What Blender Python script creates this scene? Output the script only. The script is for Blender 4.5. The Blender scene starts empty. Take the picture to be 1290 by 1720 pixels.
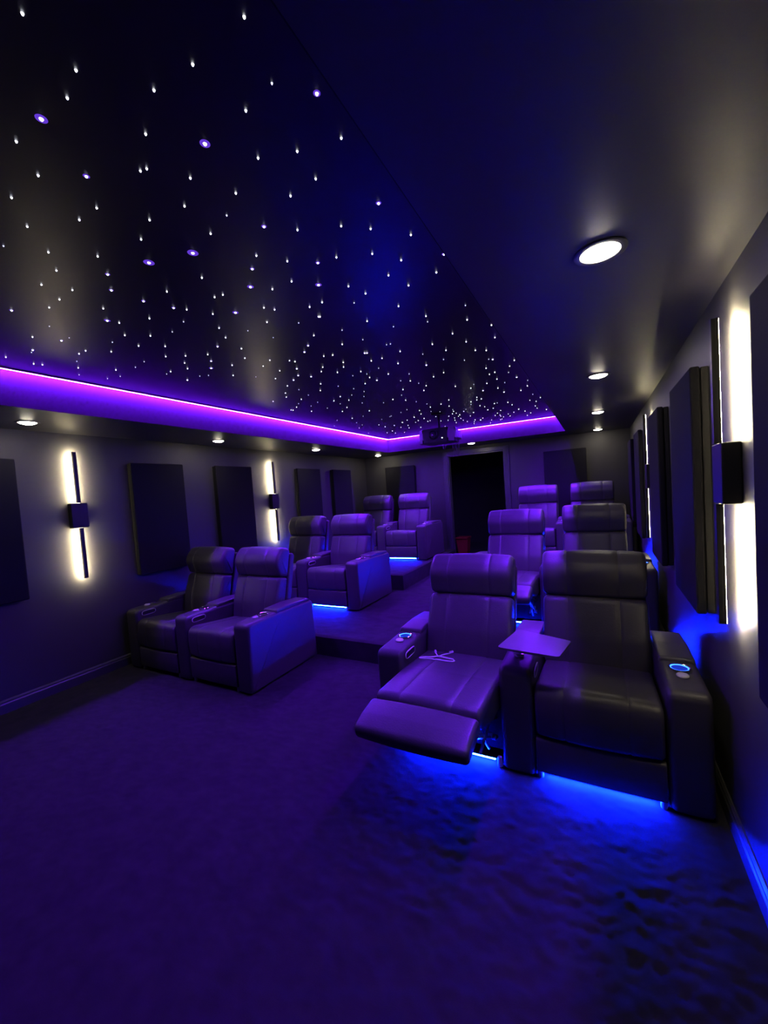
import bpy, bmesh, math, random
from mathutils import Vector, Matrix, noise

# ---------------------------------------------------------------- camera
C = bpy.context.scene
COL = C.collection
YAW, PITCH, ROLL, FPX, EYE = -0.4922, -0.0472, -0.0686, 674.3, 1.6
fwd = Vector((math.sin(YAW)*math.cos(PITCH), math.cos(YAW)*math.cos(PITCH), math.sin(PITCH)))
r0 = Vector((math.cos(YAW), -math.sin(YAW), 0)); u0 = r0.cross(fwd)
rt = r0*math.cos(ROLL) + u0*math.sin(ROLL); up = u0*math.cos(ROLL) - r0*math.sin(ROLL)
cam_d = bpy.data.cameras.new('camera'); cam = bpy.data.objects.new('camera', cam_d); COL.objects.link(cam)
cam_d.sensor_fit = 'HORIZONTAL'; cam_d.sensor_width = 36.0; cam_d.lens = FPX/1290*36.0
cam_d.clip_start = 0.02; cam_d.clip_end = 60
M = Matrix((rt, up, -fwd)).transposed().to_4x4(); M.translation = (0, 0, EYE); cam.matrix_world = M
C.camera = cam

# ---------------------------------------------------------------- world, light levels, exposure
W = bpy.data.worlds.new('World'); C.world = W; W.use_nodes = True
W.node_tree.nodes['Background'].inputs[0].default_value = (0, 0, 0, 1)
W.node_tree.nodes['Background'].inputs[1].default_value = 0.0
C.view_settings.view_transform = 'Standard'; C.view_settings.look = 'None'
C.view_settings.gamma = 1.0; C.view_settings.exposure = 0.0; C.view_settings.use_curve_mapping = False
C.cycles.use_denoising = True
VIOLET, VIOLET_L = (0.15, 0.008, 1.0), 1120.0      # cove strip
BLUE, BLUE_L = (0.0008, 0.008, 1.0), 3400.0         # strips under the seats
WARM, SCONCE_L = (1.0, 0.86, 0.50), 400.0          # wall lights
LAMP_COL, LAMP_L = (1.0, 0.91, 0.70), 88.0        # downlights
STAR_L = 7.0

# ---------------------------------------------------------------- materials
def mat(name, col, rough=0.6, metal=0.0, bump=0.0, bscale=60.0, vary=0.0, vscale=6.0, spec=0.5, coat=0.0, sheen=0.0):
    m = bpy.data.materials.new(name); m.use_nodes = True
    nt = m.node_tree; b = nt.nodes['Principled BSDF']
    b.inputs['Base Color'].default_value = (*col, 1); b.inputs['Roughness'].default_value = rough
    b.inputs['Metallic'].default_value = metal; b.inputs['Specular IOR Level'].default_value = spec
    if sheen: b.inputs['Sheen Weight'].default_value = sheen
    tc = nt.nodes.new('ShaderNodeTexCoord')
    if vary:
        n = nt.nodes.new('ShaderNodeTexNoise'); n.inputs['Scale'].default_value = vscale; n.inputs['Detail'].default_value = 4
        nt.links.new(tc.outputs['Object'], n.inputs['Vector'])
        mx = nt.nodes.new('ShaderNodeMix'); mx.data_type = 'RGBA'
        mx.inputs[6].default_value = (*[c*(1-vary) for c in col], 1); mx.inputs[7].default_value = (*[c*(1+vary) for c in col], 1)
        nt.links.new(n.outputs['Fac'], mx.inputs[0]); nt.links.new(mx.outputs[2], b.inputs['Base Color'])
    if bump:
        n = nt.nodes.new('ShaderNodeTexNoise'); n.inputs['Scale'].default_value = bscale; n.inputs['Detail'].default_value = 3
        nt.links.new(tc.outputs['Object'], n.inputs['Vector'])
        bp = nt.nodes.new('ShaderNodeBump'); bp.inputs['Strength'].default_value = bump; bp.inputs['Distance'].default_value = 0.004
        nt.links.new(n.outputs['Fac'], bp.inputs['Height']); nt.links.new(bp.outputs['Normal'], b.inputs['Normal'])
    return m
def glow(name, col, L, sample=True):
    m = bpy.data.materials.new(name); m.use_nodes = True; nt = m.node_tree
    for n in list(nt.nodes): nt.nodes.remove(n)
    e = nt.nodes.new('ShaderNodeEmission'); e.inputs[0].default_value = (*col, 1); e.inputs[1].default_value = L
    o = nt.nodes.new('ShaderNodeOutputMaterial'); nt.links.new(e.outputs[0], o.inputs[0])
    m.cycles.emission_sampling = 'AUTO' if sample else 'NONE'
    return m
WALL = mat('wall_paint', (0.044, 0.042, 0.044), 0.55, bump=0.015, bscale=180, spec=0.35)
SOFFIT = mat('soffit_paint', (0.042, 0.040, 0.042), 0.46, bump=0.03, bscale=150)
STARPANEL = mat('star_panel_paint', (0.003, 0.003, 0.004), 0.36, bump=0.02, bscale=90, spec=0.6)
FASCIA = mat('tray_fascia_paint', (0.016, 0.0155, 0.017), 0.8, bump=0.05, bscale=120, spec=0.2)
CARPET = mat('carpet', (0.027, 0.025, 0.028), 0.95, bump=0.10, bscale=420, vary=0.35, vscale=9, spec=0.1)
TRIM = mat('trim_paint', (0.05, 0.05, 0.055), 0.36)
FABRIC = mat('acoustic_fabric', (0.014, 0.013, 0.017), 0.95, bump=0.3, bscale=500, spec=0.15)
PFRAME = mat('panel_frame', (0.016, 0.015, 0.018), 0.8, spec=0.2)
LEATHER = mat('black_leather', (0.054, 0.049, 0.055), 0.40, bump=0.22, bscale=130, vary=0.12, vscale=12, spec=0.4)
SHELL = mat('leather_shell', (0.040, 0.036, 0.042), 0.5, bump=0.18, bscale=150, spec=0.45)
BLACKM = mat('black_metal', (0.012, 0.012, 0.013), 0.45, metal=0.3)
STEEL = mat('steel', (0.55, 0.55, 0.57), 0.3, metal=1.0)
CHROME = mat('chrome', (0.75, 0.75, 0.78), 0.15, metal=1.0)
KNOB = mat('knob_plastic', (0.55, 0.53, 0.52), 0.35)
PLASTIC = mat('black_plastic', (0.012, 0.012, 0.014), 0.35)
PROJ = mat('projector_plastic', (0.016, 0.015, 0.018), 0.4)
LENS = mat('lens_glass', (0.05, 0.045, 0.06), 0.08, spec=0.8)
TABLE = mat('table_laminate', (0.075, 0.07, 0.075), 0.45)
WHITEP = mat('white_cable', (0.75, 0.73, 0.74), 0.4)
RED = mat('red_plastic', (0.22, 0.01, 0.012), 0.6)
HALL = mat('hall_paint', (0.02, 0.02, 0.022), 0.8)
GLIDE = mat('pale_glide', (0.45, 0.44, 0.46), 0.5)
E_VIOLET = glow('violet_light', VIOLET, VIOLET_L); E_BLUE = glow('blue_light', BLUE, BLUE_L)
E_CUP_GLOW = glow('painted_cup_glow', (0.015, 0.05, 0.75), 0.7, False); E_CUP = glow('cup_light', (0.02, 0.10, 1.0), 9.0); E_WARM = glow('sconce_light', WARM, SCONCE_L)
E_LAMP = glow('downlight_light', LAMP_COL, LAMP_L)
E_STAR = glow('star_white', (0.86, 0.88, 1.0), STAR_L); E_DIM = glow('star_dim', (0.7, 0.72, 1.0), STAR_L*0.3)
E_HALO = glow('halo_violet', (0.18, 0.06, 0.9), 0.7, False); E_LED = glow('status_light', (0.9, 0.95, 1), 4.0, False)

# ---------------------------------------------------------------- mesh helpers
def obj(name, me, m, parent=None, loc=None):
    if isinstance(me, bmesh.types.BMesh):
        b = me; me = bpy.data.meshes.new(name)
        bmesh.ops.recalc_face_normals(b, faces=b.faces); b.to_mesh(me); b.free()
    if m and not me.materials: me.materials.append(m)
    o = bpy.data.objects.new(name, me); COL.objects.link(o)
    if parent: o.parent = parent
    if loc: o.location = loc
    return o
def smooth(o, ang=40):
    me = o.data
    for p in me.polygons: p.use_smooth = len(p.vertices) < 9
    me.set_sharp_from_angle(angle=math.radians(ang))
    return o
def thing(name, label, cat, loc=(0, 0, 0), rotz=0, group=None):
    o = bpy.data.objects.new(name, None); COL.objects.link(o); o.location = loc; o.rotation_euler = (0, 0, rotz)
    o.empty_display_size = 0.1
    o['label'] = label; o['category'] = cat
    if group: o['group'] = group
    return o
def tag(o, label, cat, group=None):
    o['label'] = label; o['category'] = cat
    if group: o['group'] = group
    return o
def struct(o): o['kind'] = 'structure'; return o
def box(b, x0, x1, y0, y1, z0, z1, bev=0, seg=2):
    t = bmesh.new()
    vs = [t.verts.new(p) for p in ((x0,y0,z0),(x1,y0,z0),(x1,y1,z0),(x0,y1,z0),(x0,y0,z1),(x1,y0,z1),(x1,y1,z1),(x0,y1,z1))]
    for f in ((3,2,1,0),(4,5,6,7),(0,1,5,4),(1,2,6,5),(2,3,7,6),(3,0,4,7)): t.faces.new([vs[i] for i in f])
    if bev: bmesh.ops.bevel(t, geom=list(t.edges), offset=bev, segments=seg, profile=0.5, affect='EDGES')
    me = bpy.data.meshes.new('t'); t.to_mesh(me); t.free(); b.from_mesh(me); bpy.data.meshes.remove(me)
    return b
def BX(*a, **k): return box(bmesh.new(), *a, **k)
def tube(b, pts, r, n=8):
    pts = [Vector(p) for p in pts]; rings = []
    for i, p in enumerate(pts):
        d = (pts[min(i+1, len(pts)-1)] - pts[max(i-1, 0)]).normalized()
        a = d.orthogonal().normalized() if not rings else (last - d*last.dot(d)).normalized()
        last = a; c = d.cross(a)
        rings.append([b.verts.new(p + (a*math.cos(t) + c*math.sin(t))*r) for t in (2*math.pi*k/n for k in range(n))])
    for q, s in zip(rings, rings[1:]):
        for k in range(n): b.faces.new((q[k], q[(k+1) % n], s[(k+1) % n], s[k]))
    b.faces.new(rings[0][::-1]); b.faces.new(rings[-1])
    return b
def lathe(b, prof, n=24, cx=0, cy=0, cz=0, ax='z'):
    # closed at the ends where r=0; ax gives the axis
    rings = []
    for r, h in prof:
        if r < 1e-6: rings.append([(0, 0, h)])
        else: rings.append([(r*math.cos(2*math.pi*k/n), r*math.sin(2*math.pi*k/n), h) for k in range(n)])
    def tr(p):
        x, y, z = p
        if ax == 'y': x, y, z = x, z, y
        if ax == 'x': x, y, z = z, x, y
        return (x+cx, y+cy, z+cz)
    R = [[b.verts.new(tr(p)) for p in r] for r in rings]
    for q, s in zip(R, R[1:]):
        if len(q) == 1 and len(s) == 1: continue
        for k in range(n):
            k2 = (k+1) % n
            if len(q) == 1: b.faces.new((q[0], s[k], s[k2]))
            elif len(s) == 1: b.faces.new((q[k], q[k2], s[0]))
            else: b.faces.new((q[k], q[k2], s[k2], s[k]))
    return b
def round_poly(pts, nseg=5):
    # pts: (a, b[, radius]) -> list of rounded 2-D points
    out = []; n = len(pts)
    for i in range(n):
        p = Vector(pts[i][:2]); r = pts[i][2] if len(pts[i]) > 2 else 0.0
        a = Vector(pts[i-1][:2]); c = Vector(pts[(i+1) % n][:2])
        u, v = (a-p), (c-p); lu, lv = u.length, v.length; u.normalize(); v.normalize()
        ang = u.angle(v)
        if r <= 0 or ang > 3.1: out.append(p); continue
        d = min(r/math.tan(ang/2), lu*0.49, lv*0.49); rr = d*math.tan(ang/2)
        cen = p + (u+v).normalized()*(rr/math.sin(ang/2))
        s = p + u*d - cen; e = p + v*d - cen; tot = s.angle(e)
        for k in range(nseg+1):
            t = k/nseg
            q = (s*math.sin((1-t)*tot) + e*math.sin(t*tot))/math.sin(tot) if tot > 1e-4 else s
            out.append(cen + q)
    return out
def sweep(prof, w, rend=0.02, seams=(), crown=0.0, groove=0.0038, x0=0.0, nx=16, xf=None):
    """A padded piece: the closed (y, z) profile swept along x, rounded at both ends, stitched grooves at the seams."""
    n = len(prof); P = [Vector(p) for p in prof]
    area = sum(P[i].x*P[(i+1) % n].y - P[(i+1) % n].x*P[i].y for i in range(n))
    N = []
    for i in range(n):
        t = (P[(i+1) % n] - P[i-1]).normalized(); q = Vector((t.y, -t.x))
        N.append(q if area > 0 else -q)
    st = []
    K = 5
    for k in range(K+1):
        a = math.pi/2*k/K; st.append((-w/2 + rend*(1-math.sin(a)) if False else -w/2 + rend*(1-math.cos(a)), rend*(1-math.sin(a))))
    inner = [(-w/2+rend) + (w-2*rend)*k/nx for k in range(1, nx)]
    ex = []
    for s in seams:
        for dx, g in ((-0.010, 0), (-0.004, .7), (0, 1), (0.004, .7), (0.010, 0)): ex.append((s+dx, g*groove))
    mid = [(x, 0.0) for x in inner if all(abs(x-s) > 0.016 for s in seams)] + ex
    mid.sort()
    full = st + mid + [(-x, e) for x, e in reversed(st)]
    b = bmesh.new(); rings = []
    for x, e in full:
        cr = crown*(1-(2*x/w)**2)
        ring = []
        for p, q in zip(P, N):
            v = p + q*(cr-e)
            ring.append(b.verts.new((x+x0, v.x, v.y)))
        rings.append(ring)
    for q, s in zip(rings, rings[1:]):
        for k in range(n): b.faces.new((q[k], q[(k+1) % n], s[(k+1) % n], s[k]))
    b.faces.new(rings[0]); b.faces.new(rings[-1][::-1])
    return b

# ---------------------------------------------------------------- the room
XL, XR, YF, YB, ZS, ZC = -4.40, 0.48, -1.60, 7.50, 2.362, 2.61      # soffit and star-panel heights
TX0, TX1, TY0, TY1 = -3.50, -0.41, 0.28, 6.86                        # the raised tray
Z1, Z2, Y1, Y2 = 0.20, 0.42, 3.20, 5.10                               # risers
DX0, DX1, DZ = -2.55, -1.48, 2.23                                     # doorway

def carpet(name, x0, x1, y0, y1, zt, zb, step, amp):
    nx, ny = int((x1-x0)/step), int((y1-y0)/step); b = bmesh.new(); G = []
    for j in range(ny+1):
        row = []
        for i in range(nx+1):
            x = x0+(x1-x0)*i/nx; y = y0+(y1-y0)*j/ny
            h = noise.noise((x*15, y*19, zt))*0.6 + noise.noise((x*31+5, y*36, zt))*0.55 + noise.noise((x*4-3, y*5, zt))*0.4
            e = min(i, nx-i, j, ny-j)*step
            rd = 0.0 if zt == 0 else 0.012*max(0, 1-e/0.03)**2
            row.append(b.verts.new((x, y, zt - amp + amp*h - rd)))
        G.append(row)
    for j in range(ny):
        for i in range(nx): b.faces.new((G[j][i], G[j][i+1], G[j+1][i+1], G[j+1][i]))
    loop = G[0] + [G[j][nx] for j in range(1, ny+1)] + G[ny][-2::-1] + [G[j][0] for j in range(ny-1, 0, -1)]
    low = [b.verts.new((v.co.x, v.co.y, zb)) for v in loop]; n = len(loop)
    for k in range(n): b.faces.new((loop[k], loop[(k+1) % n], low[(k+1) % n], low[k]))
    return smooth(struct(obj(name, b, CARPET)), 50)
carpet('floor', XL, XR, YF, Y1+0.02, 0, -0.1, 0.0125, 0.0032)
carpet('floor_riser', XL, XR, Y1, YB, Z1, -0.1, 0.022, 0.0035)
carpet('floor_riser', XL, -2.50, Y2, YB, Z2, Z1-0.05, 0.026, 0.004)
carpet('floor_riser', -1.36, XR, Y2, YB, Z2, Z1-0.05, 0.026, 0.004)

struct(obj('wall_left', BX(XL-.1, XL, YF-.1, YB+.1, -.1, 2.75), WALL))
struct(obj('wall_right', BX(XR, XR+.1, YF-.1, YB+.1, -.1, 2.75), WALL))
struct(obj('wall_front', BX(XL, XR, YF-.1, YF, -.1, 2.75), WALL))
b = BX(XL, DX0, YB, YB+.12, -.1, 2.75); box(b, DX1, XR, YB, YB+.12, -.1, 2.75); box(b, DX0, DX1, YB, YB+.12, DZ, 2.75); box(b, DX0, DX1, YB, YB+.12, -.1, Z1-.004)
struct(obj('wall_back', b, WALL))
b = BX(XL, TX0, YF, YB, ZS, 2.74); box(b, TX1, XR, YF, YB, ZS, 2.74); box(b, TX0, TX1, TY1, YB, ZS, 2.74); box(b, TX0, TX1, YF, TY0, ZS, 2.74)
struct(obj('ceiling_soffit', b, SOFFIT))
star_panel = struct(obj('ceiling_star_panel', BX(TX0, TX1, TY0, TY1, ZC, 2.70), STARPANEL))
ft = .003
struct(obj('trim_1', BX(TX0, TX0+ft, TY0, TY1, ZS, ZC), FASCIA)); struct(obj('trim_2', BX(TX0+ft, TX1-ft, TY1-ft, TY1, ZS, ZC), FASCIA))
struct(obj('trim_3', BX(TX1-ft, TX1, TY0, TY1, ZS, ZC), FASCIA)); struct(obj('trim_4', BX(TX0+ft, TX1-ft, TY0, TY0+ft, ZS, ZC), FASCIA))

def baseboard(name, X, s, y0, y1, z, w=.018):
    pr = [(0, 0), (w, 0), (w, .078), (w*.72, .088), (w*.72, .100), (w*.3, .112), (0, .112)]
    b = bmesh.new(); R = [[b.verts.new((X + s*a, y, z + h)) for a, h in pr] for y in (y0, y1)]
    for k in range(len(pr)): b.faces.new((R[0][k], R[0][(k+1) % len(pr)], R[1][(k+1) % len(pr)], R[1][k]))
    b.faces.new(R[0]); b.faces.new(R[1][::-1])
    struct(obj(name, b, TRIM))
baseboard('baseboard_left', XL, 1, YF, Y1, -.006); baseboard('baseboard_right', XR, -1, YF, Y1, -.006)

# doorway and the dark hall behind it
door = bpy.data.objects.new('door_1', None); COL.objects.link(door); door['kind'] = 'structure'; door.location = ((DX0+DX1)/2, YB, Z1)
def at_door(b):
    bmesh.ops.translate(b, vec=(-(DX0+DX1)/2, -YB, -Z1), verts=b.verts); return b
for x0, x1, z0, z1 in ((DX0-.085, DX0, Z1+.002, DZ+.075), (DX1, DX1+.085, Z1+.002, DZ+.075), (DX0, DX1, DZ, DZ+.075)):
    b = BX(x0, x1, YB-.022, YB-.0005, z0, z1, .006); 
    if x1-x0 < .2: box(b, x0+.028, x1-.028, YB-.028, YB-.02, z0, z1, .003)
    else: box(b, x0, x1, YB-.028, YB-.02, z0+.025, z1-.022, .003)
    obj('casing', at_door(b), TRIM, door)
for x0, x1, z0, z1 in ((DX0+.0005, DX0+.02, Z1, DZ-.02), (DX1-.02, DX1-.0005, Z1, DZ-.02), (DX0+.0005, DX1-.0005, DZ-.02, DZ-.0005)):
    obj('jamb', at_door(BX(x0, x1, YB, YB+.12, z0, z1)), TRIM, door)
b = BX(-3.6, -.6, YB+.12, 9.8, Z1-.1, Z1-.004); struct(obj('floor_hall', b, HALL))
b = BX(-3.7, -3.6, YB+.12, 9.9, Z1-.1, 2.6); box(b, -.6, -.5, YB+.12, 9.9, Z1-.1, 2.6); box(b, -3.6, -.6, 9.8, 9.9, Z1-.1, 2.6); struct(obj('wall_hall', b, HALL))
struct(obj('ceiling_hall', BX(-3.6, -.6, YB+.12, 9.8, 2.5, 2.6), HALL))
t = thing('storage_bin', 'dim red bin standing on the floor beyond the dark doorway', 'bin', (-2.56, 8.25, Z1-.004))
def frustum(b, w0, d0, w1, d1, z0, z1):
    v = [b.verts.new((sx*w/2, sy*d/2, z)) for w, d, z in ((w0, d0, z0), (w1, d1, z1)) for sx, sy in ((-1,-1),(1,-1),(1,1),(-1,1))]
    for f in ((3,2,1,0),(4,5,6,7),(0,1,5,4),(1,2,6,5),(2,3,7,6),(3,0,4,7)): b.faces.new([v[i] for i in f])
    return b
b = frustum(bmesh.new(), .20, .20, .25, .25, 0, .33); bmesh.ops.bevel(b, geom=list(b.edges), offset=.015, segments=2, affect='EDGES'); obj('body', b, RED, t)
obj('lid', BX(-.135, .135, -.135, .135, .331, .365, .01), RED, t)

# ---------------------------------------------------------------- light fittings
def strip(x0, x1, y0, y1, side, label):
    # aluminium profile against the ceiling: open below and towards the fascia, with a lip on the room side
    t = thing('led_strip', label, 'light strip', ((x0+x1)/2, (y0+y1)/2, ZC), 0, 'violet light strips around the star ceiling')
    w, l = x1-x0, y1-y0
    obj('diffuser', BX(-w/2, w/2, -l/2, l/2, -.010, -.0012), E_VIOLET, t)
    b = BX(-w/2, w/2, -l/2, l/2, -.0011, -.0003)
    if side[0]: x = side[0]*(w/2+.0012); box(b, x-.001, x+.001, -l/2, l/2, -.0102, -.0003)
    else: y = side[1]*(l/2+.0012); box(b, -w/2, w/2, y-.001, y+.001, -.0102, -.0003)
    obj('channel', b, STEEL, t)
o, sw = .025, .016
strip(TX0+ft+o, TX0+ft+o+sw, 1.15, TY1-ft-o-sw-.004, (1, 0), 'long violet light strip along the left edge of the star ceiling')
strip(TX0+ft+o, TX1-ft-o, TY1-ft-o-sw, TY1-ft-o, (0, -1), 'short violet light strip along the back edge of the star ceiling, behind projector')
strip(TX1-ft-o-sw, TX1-ft-o, 1.45, TY1-ft-o-sw-.004, (-1, 0), 'long violet light strip along the right edge of the star ceiling')

def downlight(x, y, label):
    t = thing('downlight', label, 'ceiling light', (x, y, ZS), 0, 'round recessed downlights in the dropped ceiling border')
    smooth(obj('trim_ring', lathe(bmesh.new(), [(.060, -.0005), (.082, -.0005), (.082, -.003), (.076, -.006), (.062, -.0055), (.060, -.003), (.060, -.0005)], 32), SOFFIT, t))
    smooth(obj('lens', lathe(bmesh.new(), [(0, -.019), (.025, -.017), (.045, -.011), (.056, -.005), (.0595, -.001), (0, -.0008)], 28), E_LAMP, t))
RD = ['nearest and largest downlight in the right ceiling border', 'second downlight from the camera in the right ceiling border',
      'third downlight from the camera in the right ceiling border', 'farthest right-hand downlight, washing the back wall corner']
for (x, y), l in zip(((.036, 1.60), (.033, 3.45), (.03, 5.32), (.03, 7.17)), RD): downlight(x, y, l)
LD = ['downlight in the left ceiling border above the first wall sconce', 'downlight in the left ceiling border between the two wall sconces',
      'third downlight in the left ceiling border, beyond the second sconce', 'downlight in the far left corner, washing the back wall']
for (x, y), l in zip(((-4.02, 1.55), (-4.0, 3.38), (-3.94, 5.20), (-3.88, 7.15)), LD): downlight(x, y, l)
downlight(-1.92, 6.97, 'small downlight in the back ceiling border over the doorway')

def sconce(X, s, y, label):
    t = thing('wall_sconce', label, 'wall light', (X, y, 1.585), 0 if s > 0 else math.pi, 'twin-bar wall sconces with warm backlight')
    obj('mounting_box', BX(.001, .064, -.070, .070, -.118, .118, .006), BLACKM, t)
    for z0, z1 in ((.1185, .60), (-.60, -.1185)):
        L = obj('light_bar', box(box(BX(.0575, .072, -.015, .015, z0, z1, .001), .0480, .0575, -.015, -.0125, z0, z1), .0480, .0575, .0125, .015, z0, z1), BLACKM, t)
        obj('led_diffuser', BX(.047, .0573, -.0122, .0122, z0+.002, z1-.002), E_WARM, L)
sconce(XL, 1, 2.0, 'tall twin-bar sconce glowing on the left wall, nearest the camera')
sconce(XL, 1, 4.63, 'twin-bar sconce glowing on the left wall above the middle row')
sconce(XR, -1, 2.03, 'large bright twin-bar sconce on the right wall, nearest the camera')
sconce(XR, -1, 4.70, 'twin-bar sconce half hidden behind panels far along the right wall')

# ---------------------------------------------------------------- acoustic panels
def panel(loc, rz, w, label, d=.075):
    t = thing('acoustic_panel', label, 'acoustic panel', loc, rz, 'dark rectangular acoustic panels on the walls')
    h = 1.2
    obj('backing_frame', BX(-w/2+.006, w/2-.006, -.030, -.001, 0.006, h-.006, .004), PFRAME, t)
    obj('fabric_face', BX(-w/2, w/2, -d, -.034, 0, h, .010, 3), FABRIC, t)
ZP = .90
Lp = [(1.25, 'dark acoustic panel at the left picture edge before the first sconce'), (2.81, 'dark acoustic panel on left wall just beyond the first sconce'),
      (3.88, 'dark acoustic panel on left wall just before the second sconce'), (5.48, 'dark acoustic panel on left wall just beyond the second sconce'), (6.48, 'last dark acoustic panel on left wall, near the back corner')]
for y, l in Lp: panel((XL, y, ZP), math.pi/2, .61, l)
Rp = [(1.262, 'dark acoustic panel at the right picture edge, beside the bright sconce'), (2.73, 'tall dark acoustic panel on right wall just beyond the bright sconce'),
      (3.95, 'second dark acoustic panel beyond the bright sconce on right wall'), (5.55, 'third dark acoustic panel beyond the bright sconce, past the far sconce'), (6.72, 'farthest dark acoustic panel on right wall, near the back corner')]
for y, l in Rp: panel((XR, y, ZP), -math.pi/2, .61, l)
panel((-3.57, YB, ZP+.02), 0, .66, 'dark acoustic panel on the back wall left of the doorway', .06)
panel((-.48, YB, ZP+.02), 0, .66, 'dark acoustic panel on the back wall right of the doorway', .06)

# ---------------------------------------------------------------- recliners
SW, AW = .592, .184
PITCH_X = SW + AW
cache = {}
def part(key, name, build, m, parent, loc=None, ang=40):
    if key not in cache:
        o = smooth(obj(name, build(), m, parent, loc), ang); cache[key] = o.data; return o
    o = bpy.data.objects.new(name, cache[key]); COL.objects.link(o); o.parent = parent
    if loc: o.location = loc
    return o
def rot_prof(pts, py, pz, ang):
    # (n, t) in the tilted back frame -> (y, z)
    c, s = math.cos(ang), math.sin(ang)
    return [(py + p[1]*s + p[0]*c, pz + p[1]*c - p[0]*s) + tuple(p[2:]) for p in pts]
SEAM = (-.145, .145)
def recliner(x, y, z, label, right_arm, lit, reclined=False, cups=False):
    t = thing('recliner', label, 'recliner', (x, y, z), 0, 'black leather theatre recliners in three paired rows')
    K = 'r' if reclined else 'u'
    py, pz, a = (.37, .425, math.radians(22)) if reclined else (.50, .415, math.radians(14))
    if reclined:
        seat = [(-.31, .40), (-.362, .44, .02), (-.354, .515, .045), (.0, .505, .2), (.46, .455), (.46, .30), (-.1, .33)]
    else:
        seat = [(.035, .235, .01), (-.004, .25, .03), (-.012, .37, .2), (-.006, .512, .07), (.26, .480, .2), (.58, .445), (.58, .30), (.07, .235)]
    part(K+'seat', 'seat_cushion', lambda: sweep(round_poly(seat), SW-.012, .022, SEAM, .012), LEATHER, t)
    low = [(0, .02, .02), (-.022, .2, .25), (-.004, .452, .045), (.12, .452, .02), (.12, .02)]
    head = [(.004, .462, .04), (-.066, .585, .11), (-.048, .66, .10), (.0, .742, .06), (.12, .742, .04), (.12, .462, .02)]
    part(K+'low', 'back_cushion', lambda: sweep(round_poly(rot_prof(low, py, pz, a)), SW-.004, .03, SEAM, .01), LEATHER, t)
    part(K+'head', 'headrest', lambda: sweep(round_poly(rot_prof(head, py, pz, a)), SW-.001, .03, SEAM, .012), LEATHER, t)
    shell = [(.124, -.05), (.124, .70, .03), (.19, .70, .04), (.20, .3, .2), (.15, -.25), (.10, -.25)] if not reclined else [(.124, -.1), (.124, .70, .03), (.19, .70, .04), (.19, .1, .1), (.15, -.1)]
    part(K+'shell', 'back_shell', lambda: sweep(round_poly(rot_prof(shell, py, pz, a)), SW-.003, .02), SHELL, t)
    part('base', 'base', lambda: BX(-SW/2+.004, SW/2-.004, .12, .82, .035, .29, .008), SHELL, t)
    if reclined:
        foot = [(-.370, .425), (-.372, .505, .03), (-.50, .482, .12), (-.600, .448, .045), (-.572, .385, .02)]
        part('rfoot', 'footrest', lambda: sweep(round_poly(foot), SW-.004, .022, (), .008), LEATHER, t)
        def link():
            b = bmesh.new()
            for s in (-1, 1):
                X = s*.245
                for p, q in (((X, .13, .10), (X, -.16, .27)), ((X, .13, .22), (X, -.30, .40)), ((X-s*.012, -.02, .12), (X-s*.012, -.24, .38)), ((X-s*.012, .10, .27), (X-s*.012, -.20, .20)), ((X, -.16, .27), (X, -.45, .43))):
                    tube(b, [p, q], .008, 6)
                for q in ((X, -.16, .27), (X, -.02, .20), (X, .06, .14)): lathe(b, [(0, -.012), (.016, -.012), (.016, .012), (0, .012)], 10, *q, ax='x')
            tube(b, [(-.245, -.16, .27), (.245, -.16, .27)], .009, 8)
            return b
        part('link', 'linkage', link, STEEL, t)
    else:
        kick = [(.0, .040, .008), (-.003, .232, .02), (.035, .232, .01), (.030, .040, .008)]
        part('kick', 'footrest', lambda: sweep(round_poly(kick, 3), SW-.006, .006, (), .003), LEATHER, t)
    if lit:
        part('bar', 'light_bar', lambda: BX(-.25, .25, -.006, .006, -.006, .006, .003), E_BLUE, t, (0, .044, .024))
        part('barclip', 'light_channel', lambda: box(BX(-.26, .26, .0075, .011, -.012, .010), -.26, .26, -.010, .011, .0072, .010), BLACKM, t, (0, .044, .024))
    for sx in (-1, 1):
        for yy in (.03, .80): part('foot', 'foot', lambda: lathe(bmesh.new(), [(0, 0), (.014, 0), (.016, .012), (.012, .055), (0, .055)], 12), GLIDE, t, (sx*(SW/2-.018), yy, -.003))
    for sx in ((-1, 1) if right_arm else (-1,)):
        arm = [(.0, .012, .012), (-.002, .592, .045), (.40, .598, .1), (.86, .585, .05), (.87, .012)]
        A = part('arm', 'armrest', lambda: sweep(round_poly(arm, 6), AW-.008, .028, (), .003), SHELL, t, (sx*PITCH_X/2, 0, 0))
        lid = [(.345, .585), (.350, .622, .018), (.56, .628, .1), (.80, .612, .025), (.81, .585)]
        part('lid', 'storage_lid', lambda: sweep(round_poly(lid, 3), AW-.020, .014), LEATHER, A)
        part('cup', 'cup_holder', lambda: lathe(lathe(bmesh.new(), [(.040, .0), (.049, .0), (.050, .005), (.046, .008), (.041, .006), (.040, .0)], 32), [(0, .0015), (.040, .0015), (.040, -.01), (0, -.01)], 28), CHROME, A, (0, .262, .6005))
        part('cupl%d' % cups, 'cup_light', lambda: lathe(bmesh.new(), [(.0365, .002), (.0395, .002), (.0395, .0045), (.0365, .0045), (.0365, .002)], 28), E_CUP if cups else PLASTIC, A, (0, .262, .6005))
        if cups: part('cupb', 'cup_base', lambda: lathe(bmesh.new(), [(0, .0018), (.036, .0018), (.036, .0024), (0, .0024)], 24), E_CUP_GLOW, A, (0, .262, .6005))  # self-glowing disc stands in for the ring's light on the cup floor
        part('knob', 'control_knob', lambda: lathe(bmesh.new(), [(0, 0), (.026, 0), (.027, .006), (.022, .011), (0, .012)], 24), KNOB, A, (0, .172, .599))
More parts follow.
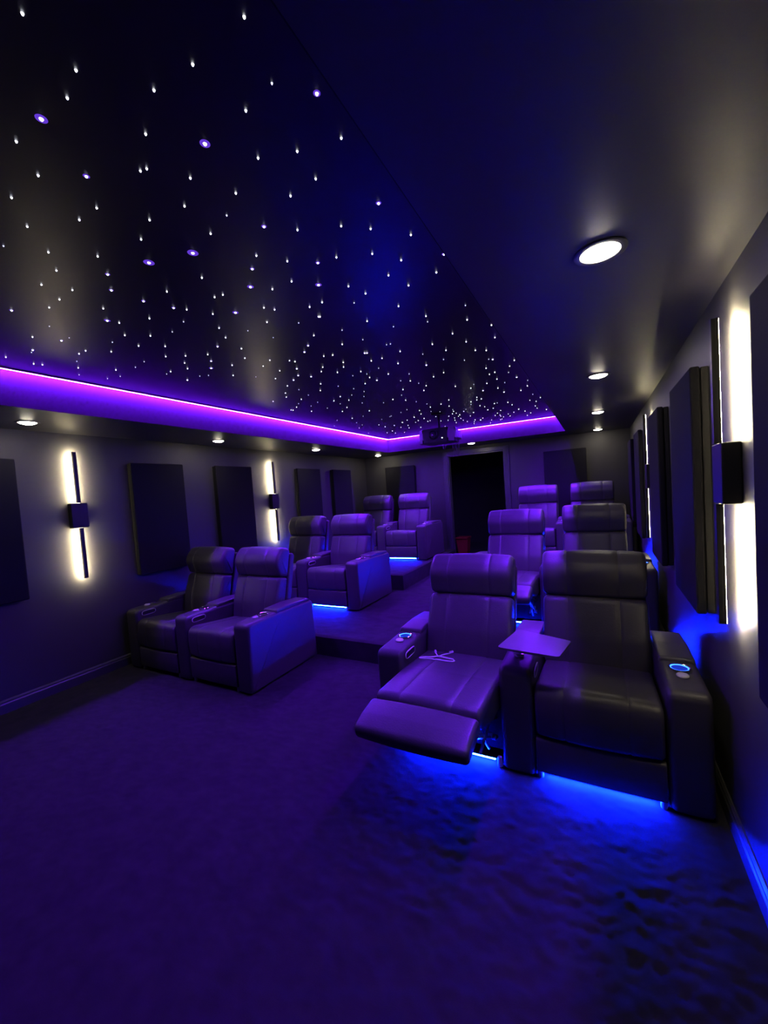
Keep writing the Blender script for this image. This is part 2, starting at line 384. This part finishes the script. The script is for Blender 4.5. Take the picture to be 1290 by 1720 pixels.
    def ctl():
        b = bmesh.new()
        pts = []
        for k in range(25):
            th = 2*math.pi*k/24; cy, cz = math.cos(th), math.sin(th)
            pts.append((.0, .07*math.copysign(abs(cy)**.6, cy), .022*math.copysign(abs(cz)**.6, cz)))
        tube(b, pts,   .0036, 6); return b
    o = part('ctl', 'control_panel', ctl, KNOB, t, (-SW/2+.005, .125, .550))
    part('ctlp', 'switch_plate', lambda: BX(-.001, .003, -.066, .066, -.018, .018, .001), PLASTIC, o)
    return t
def pair(xl, y, z, labels, lit, rec=(False, False), cups=False):
    # xl: outer left side of the left arm
    x0 = xl + AW + SW/2
    recliner(x0, y, z, labels[0], False, lit, rec[0], cups); recliner(x0 + PITCH_X, y, z, labels[1], True, lit, rec[1], cups)
LX, RX = -4.305, -1.312
pair(LX, 2.30, 0, ('upright black recliner of the front left pair, beside the left wall', 'upright black recliner of the front left pair, beside the aisle'), False)
pair(RX, 2.20, 0, ('reclined black recliner with raised footrest and white cable on its seat', 'large upright black recliner nearest the right wall, under the small table'), True, (True, False), True)
pair(LX, 4.02, Z1, ('middle row left-hand recliner below the second wall sconce', 'middle row left-hand recliner at the aisle, blue-lit side'), True)
pair(RX, 4.04, Z1, ('middle row right-hand recliner at the aisle, partly reclined with footrest out', 'middle row recliner by the right wall, directly behind the largest headrest'), True, (True, False), True)
pair(LX, 6.22, Z2, ('back row recliner in the far left corner, mostly hidden', 'back row left-hand recliner at the aisle, above a blue light bar'), True)
pair(RX-.03, 6.22, Z2, ('back row recliner just right of the doorway, violet lit', 'back row recliner in the far right corner beside the back wall'), True)

# swivel table on the shared armrest of the front right pair
tx, ty = RX + AW + SW + AW/2, 2.20 + .172
t = thing('tray_table', 'small swivel table standing over the armrest between the front right recliners', 'table', (tx, ty, .6115))
cor = [(-.462, 2.480), (-.160, 2.370), (-.205, 2.130), (-.520, 2.165)]
rp = round_poly([(px-tx, py-ty, .02) for px, py in cor], 4)
def slab(pts, z0, z1):
    b = bmesh.new(); lo = [b.verts.new((p.x, p.y, z0)) for p in pts]; hi = [b.verts.new((p.x, p.y, z1)) for p in pts]; n = len(pts)
    b.faces.new(lo[::-1]); b.faces.new(hi)
    for k in range(n): b.faces.new((lo[k], lo[(k+1) % n], hi[(k+1) % n], hi[k]))
    return b
obj('tabletop', slab(rp, .096, .108), TABLE, t)
obj('bracket', BX(-.025, .085, -.03, .03, .088, .0955, .003), BLACKM, t)
smooth(obj('post', lathe(bmesh.new(), [(0, .001), (.030, .001), (.030, .006), (.013, .010), (.011, .088), (0, .088)], 20), STEEL, t))

# white charging cable on the reclined seat
cx0, cy0, cz0 = -.96, 2.42, .49
P = [(-.925, 2.535), (-.955, 2.495), (-.975, 2.455), (-1.02, 2.415), (-1.07, 2.395), (-1.085, 2.38), (-1.06, 2.372), (-.98, 2.38), (-.90, 2.37), (-.855, 2.375), (-.85, 2.395), (-.89, 2.405), (-.965, 2.43), (-1.00, 2.47), (-1.02, 2.51)]
def spline(P, k=6):
    o = []
    for i in range(len(P)-1):
        p0, p1, p2, p3 = P[max(i-1, 0)], P[i], P[i+1], P[min(i+2, len(P)-1)]
        for j in range(k):
            u = j/k
            o.append([.5*(2*b_ + (c-a)*u + (2*a-5*b_+4*c-d)*u*u + (3*b_-a-3*c+d)*u**3) for a, b_, c, d in zip(p0, p1, p2, p3)])
    o.append(list(P[-1])); return o
t = thing('charging_cable', 'white charging cable looped on the seat of the reclined recliner', 'cable', (cx0, cy0, cz0))
sp = spline(P); n = len(sp)
from mathutils.bvhtree import BVHTree
me = cache['rseat']; bv = BVHTree.FromPolygons([v.co for v in me.vertices], [p.vertices for p in me.polygons])
ox = RX + AW + SW/2
def rest_z(x, y):
    hit = bv.ray_cast(Vector((x-ox, y-2.20, 1)), Vector((0, 0, -1)))[0]
    return (hit.z if hit else .49) - cz0
smooth(obj('cord', tube(bmesh.new(), [(p[0]-cx0, p[1]-cy0, rest_z(*p) + .0085 + (.007 if i > n*.72 else 0)) for i, p in enumerate(sp)], .0038, 6), WHITEP, t))
for (ax, ay), (bx_, by_) in ((P[1], P[0]), (P[-2], P[-1])):
    d = Vector((bx_-ax, by_-ay, 0)).normalized(); q = Vector((bx_-cx0, by_-cy0, rest_z(bx_, by_) + .015))
    smooth(obj('plug', tube(bmesh.new(), [q-d*.004, q+d*.022], .008, 8), WHITEP, t))

# ---------------------------------------------------------------- projector hung under the star ceiling
t = thing('projector', 'black ceiling projector hanging in front of the back light strip', 'projector', (-1.85, 5.0, 2.31))
hp = round_poly([(-.25, .06, .02), (-.17, -.01, .03), (.17, -.01, .03), (.25, .06, .02), (.25, .38, .03), (-.25, .38, .03)], 4)
b = slab(hp, -.095, .085); bmesh.ops.bevel(b, geom=[e for e in b.edges if abs(e.verts[0].co.z-e.verts[1].co.z) < 1e-6], offset=.042, segments=3, affect='EDGES')
smooth(obj('body', b, PROJ, t), 30)
L = smooth(obj('lens_barrel', lathe(bmesh.new(), [(.040, 0), (.062, 0), (.062, -.022), (.056, -.026), (.048, -.020), (.040, -.010), (.040, 0)], 28, -.02, -.012, 0, 'y'), BLACKM, t))
smooth(obj('lens_glass', lathe(bmesh.new(), [(0, -.012), (.025, -.010), (.041, -.003), (0, -.002)], 24, -.02, -.012, 0, 'y'), LENS, L))
for k in range(6): obj('vent_slat', BX(.251, .256, .10+k*.04, .125+k*.04, -.05, .05, .002), PLASTIC, t)
obj('status_light', lathe(bmesh.new(), [(0, -.012), (.007, -.0115), (.007, -.008), (0, -.008)], 12, .10, -.003, -.05, 'y'), E_LED, t)
smooth(obj('mount_pole', tube(bmesh.new(), [(0, .19, .085), (0, .19, .285)], .018, 14), BLACKM, t))
obj('ceiling_plate', BX(-.08, .08, .11, .27, .2845, .2995, .004), BLACKM, t)
for dx, q in ((.12, .10), (.17, .16), (-.02, .07)):
    smooth(obj('cable', tube(bmesh.new(), spline([(dx, .375, -.02), (dx+.01, .42, -.05), (dx+.015, .41, -.09-q/2), (dx, .38, -.10-q), (dx-.02, .40, -.06-q/2)], 5), .004, 6), PLASTIC, t))

# ---------------------------------------------------------------- fibre-optic stars
S = '''-981,443s -1012,551s -1341,560s -1213,565B -1099,572s -1594,637s -1427,641s -909,669s -612,676s -781,680s -1318,717M -1905,721d -1714,721s -1038,727s -1168,790s -1145,795s -1537,799s -1431,801s -659,806d -764,822s -1823,826s -933,831B -583,884M -1071,886s -1936,899s -2106,915s -1347,928s -1705,940s -2479,942M -845,944s -1190,951s -1471,972s -734,988s -1005,1004s -2054,1009s -2190,1017s -602,1021s -2313,1027s -1806,1029M -1111,1058d -1590,1075C -1237,1092s -752,1098s -1925,1106M -866,1110s -2543,1121d -2764,1132s -1392,1132C -3230,1173s -1048,1173M -2130,1176s -2984,1216M -3030,1227d -1911,1245M -2708,1246M -2631,1251d -1741,1253s -959,1255s -2253,1258B -1515,1268s -1201,1285s -637,1304M -2232,1307s -3251,1322s -811,1329s -1287,1345M -3233,1362s -2063,1368s -1862,1369M -1125,1386s -2774,1402s -2854,1403s -727,1405s -2369,1412s -1612,1414s -1826,1417s -1562,1421s -2521,1425d -1404,1446B -3007,1460d -1028,1470M -939,1482s -1961,1495d -2678,1501s -2269,1501s -1217,1519s -1336,1519s -613,1526s -1765,1527s -3138,1528s -2125,1540d -801,1547s -2464,1547s -1661,1586B -3292,1604d -1136,1617B -1503,1632s -2352,1646s -720,1660s -720,1661s -1881,1663s -1474,1680s -3005,1704s -1027,1710s -2703,1725d -547,1728M -822,1737s -2511,1754s -2854,1754d -1225,1764s -1309,1767s -1614,1768s -3245,1772d -1961,1777s -1782,1785d -3127,1800d -995,1819s -2406,1826s -2113,1843M -626,1845s -1094,1868d -783,1876s -1480,1882d -1342,1887s -1335,1892s -2276,1898s -2531,1908s -1739,1950d -2027,1960s -2767,1962s -2837,1977d -2365,1996M -2621,1996s -920,2045s -1524,2079s -2491,2097B -2144,2098s -1153,2104s -1339,2118d -2326,2146s -2706,2164d -2862,2169M -1659,2190M -2644,2195d -2045,2238s -844,2253s -611,2261d -1753,2268M -1063,2268d -2174,2303s -1468,2311s -2507,2315s -1317,2327d -865,2332d -1945,2334s -1929,2375s -1698,2417s -1635,2438s -2405,2455d -658,2456s -2157,2462s -1235,2506d -2027,2511M -1208,2511d -1436,2552M -1422,2560M -2323,2592s -800,2607s -1852,2611s -1666,2620s -553,2633s -2131,2651M -1219,2686s -1926,2691s -977,2701s -1725,2712s -2243,2724M -1483,2728s -1391,2730s -2073,2746M -1840,2794s -769,2811s -2398,2822s -1110,2848d -583,2862s -941,2882s -1682,2902s -1350,2920s -1526,2922d -1795,2956d -2144,2972s -2407,2989d -1679,2995d -2576,2996s -763,3027s -1026,3069d -696,3085s -1712,3099s -1188,3111M -2674,3117s -1539,3118s -2070,3140d -2281,3149s -2883,3154s -898,3200d -2469,3204d -1705,3217M -1398,3237d -1840,3238s -543,3245d -2626,3287s -731,3307d -2012,3313d -706,3336M -1547,3379d -1146,3409s -2768,3413d -1480,3445s -1262,3468s -1993,3475d -2277,3477s -564,3483s -2157,3505d -2588,3508d -2893,3528s -809,3540s -1452,3574d -2427,3579s -3026,3591s -2746,3596d -3019,3616s -627,3623s -2096,3645d -2298,3669s -1665,3679s -1430,3708s -775,3718s -2458,3741d -831,3755s -672,3812d -2684,3814d -2911,3814s -1519,3865s -1776,3878d -2261,3884d -1212,3940s -2505,3947s -810,3968s -1933,3986s -1042,3995d -641,4040M -2081,4049d -928,4056s -2666,4095s -1842,4122s -1109,4127s -775,4158d -570,4236d -1783,4280d -2414,4304s -1034,4328M -881,4339s -608,4471s -1464,4477s -1734,4483d -3029,4505d -2641,4535d -2813,4542s -864,4569M -1172,4595s -2046,4598d -2047,4603d -1609,4620s -698,4630s -1772,4688s -2178,4700d -1151,4716s -1208,4730s -1952,4773s -1289,4774s -1573,4812s -2376,4817d -3294,4822d -2408,4840d -2946,4865d -1331,4921d -2576,4921d -617,4936d -1866,4955d -2028,5004s -1782,5057d -1609,5059d -2988,5087d -1052,5096d -1265,5097s -1089,5107s -2186,5134s -2188,5146s -940,5171s -1469,5173d -1640,5185s -567,5202s -1235,5211d -2351,5264d -694,5265s -2352,5268d -2815,5279d -3160,5285d -1532,5288d -1652,5339d -1707,5341s -1948,5346s -2126,5351M -926,5373s -2481,5381B -639,5395s -1170,5398d -2252,5437M -1254,5455M -1801,5470s -1453,5480M -1651,5491M -2832,5509s -2681,5518M -2340,5546d -2125,5582d -1701,5593d -2175,5615s -1124,5640d -1783,5668d -2528,5687d -2532,5694d -688,5700d -1562,5707d -2020,5749d -909,5760M -2689,5768d -1917,5776d -1727,5787d -1204,5811d -3323,5843d -1841,5864s -690,5898d -2620,5926s -2623,5935s -1004,5938s -1747,5972d -861,5979M -2947,5980s -1275,5983s -1209,6002d -1097,6017d -1467,6037d -2466,6042s -3097,6080d -1599,6095s -1896,6099s -1222,6110d -596,6113M -1733,6144d -1538,6180B -1202,6204d -815,6205s -1106,6211s -3014,6231d -1659,6262d -2148,6302d -2879,6305s -1407,6330d -889,6381d -1259,6391d -1289,6419d -1713,6451d -1485,6598d'''
random.seed(4)
b = bmesh.new(); lathe(b, [(0, -.0045), (.6, -.0035), (1, 0), (0, .001)], 10)
star_me = bpy.data.meshes.new('star'); b.to_mesh(star_me); b.free()
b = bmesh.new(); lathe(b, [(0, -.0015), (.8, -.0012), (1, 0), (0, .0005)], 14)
halo_me = bpy.data.meshes.new('star_cap'); b.to_mesh(halo_me); b.free()
def star_mesh(src, m, key):
    if key not in cache:
        me = src.copy(); me.materials.append(m); cache[key] = me
    return cache[key]
rest = bmesh.new()
tok = S.split()
for i, w in enumerate(tok):
    k = w[-1]; x, y = [int(v)/1000 for v in w[:-1].split(',')]
    far = min(1.0, max(0, (y-.5)/6))
    r = {'s': .0030, 'd': .0026, 'M': .0042, 'B': .0052, 'C': .0060}[k]*(1 + .8*far)
    if i >= 300:
        q = bmesh.new(); lathe(q, [(0, -.004), (r, 0), (0, .001)], 8, x, y, ZC-.0012); me = bpy.data.meshes.new('t'); q.to_mesh(me); q.free(); rest.from_mesh(me); bpy.data.meshes.remove(me); continue
    o = bpy.data.objects.new('fibre_star', star_mesh(star_me, E_DIM if k == 'd' else E_STAR, 'star'+('d' if k == 'd' else 's')))
    COL.objects.link(o); o.parent = star_panel; o.location = (x, y, ZC-.0012); o.scale = (r, r, 1)
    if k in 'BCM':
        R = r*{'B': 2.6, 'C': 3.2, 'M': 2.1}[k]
        c = bpy.data.objects.new('violet_halo', star_mesh(halo_me, E_HALO, 'cap')); COL.objects.link(c); c.parent = o  # dim glowing disc, painting the bloom halo around a bigger star
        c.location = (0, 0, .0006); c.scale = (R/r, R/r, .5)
o = obj('faint_star', rest, E_STAR, star_panel); o['kind'] = 'stuff'
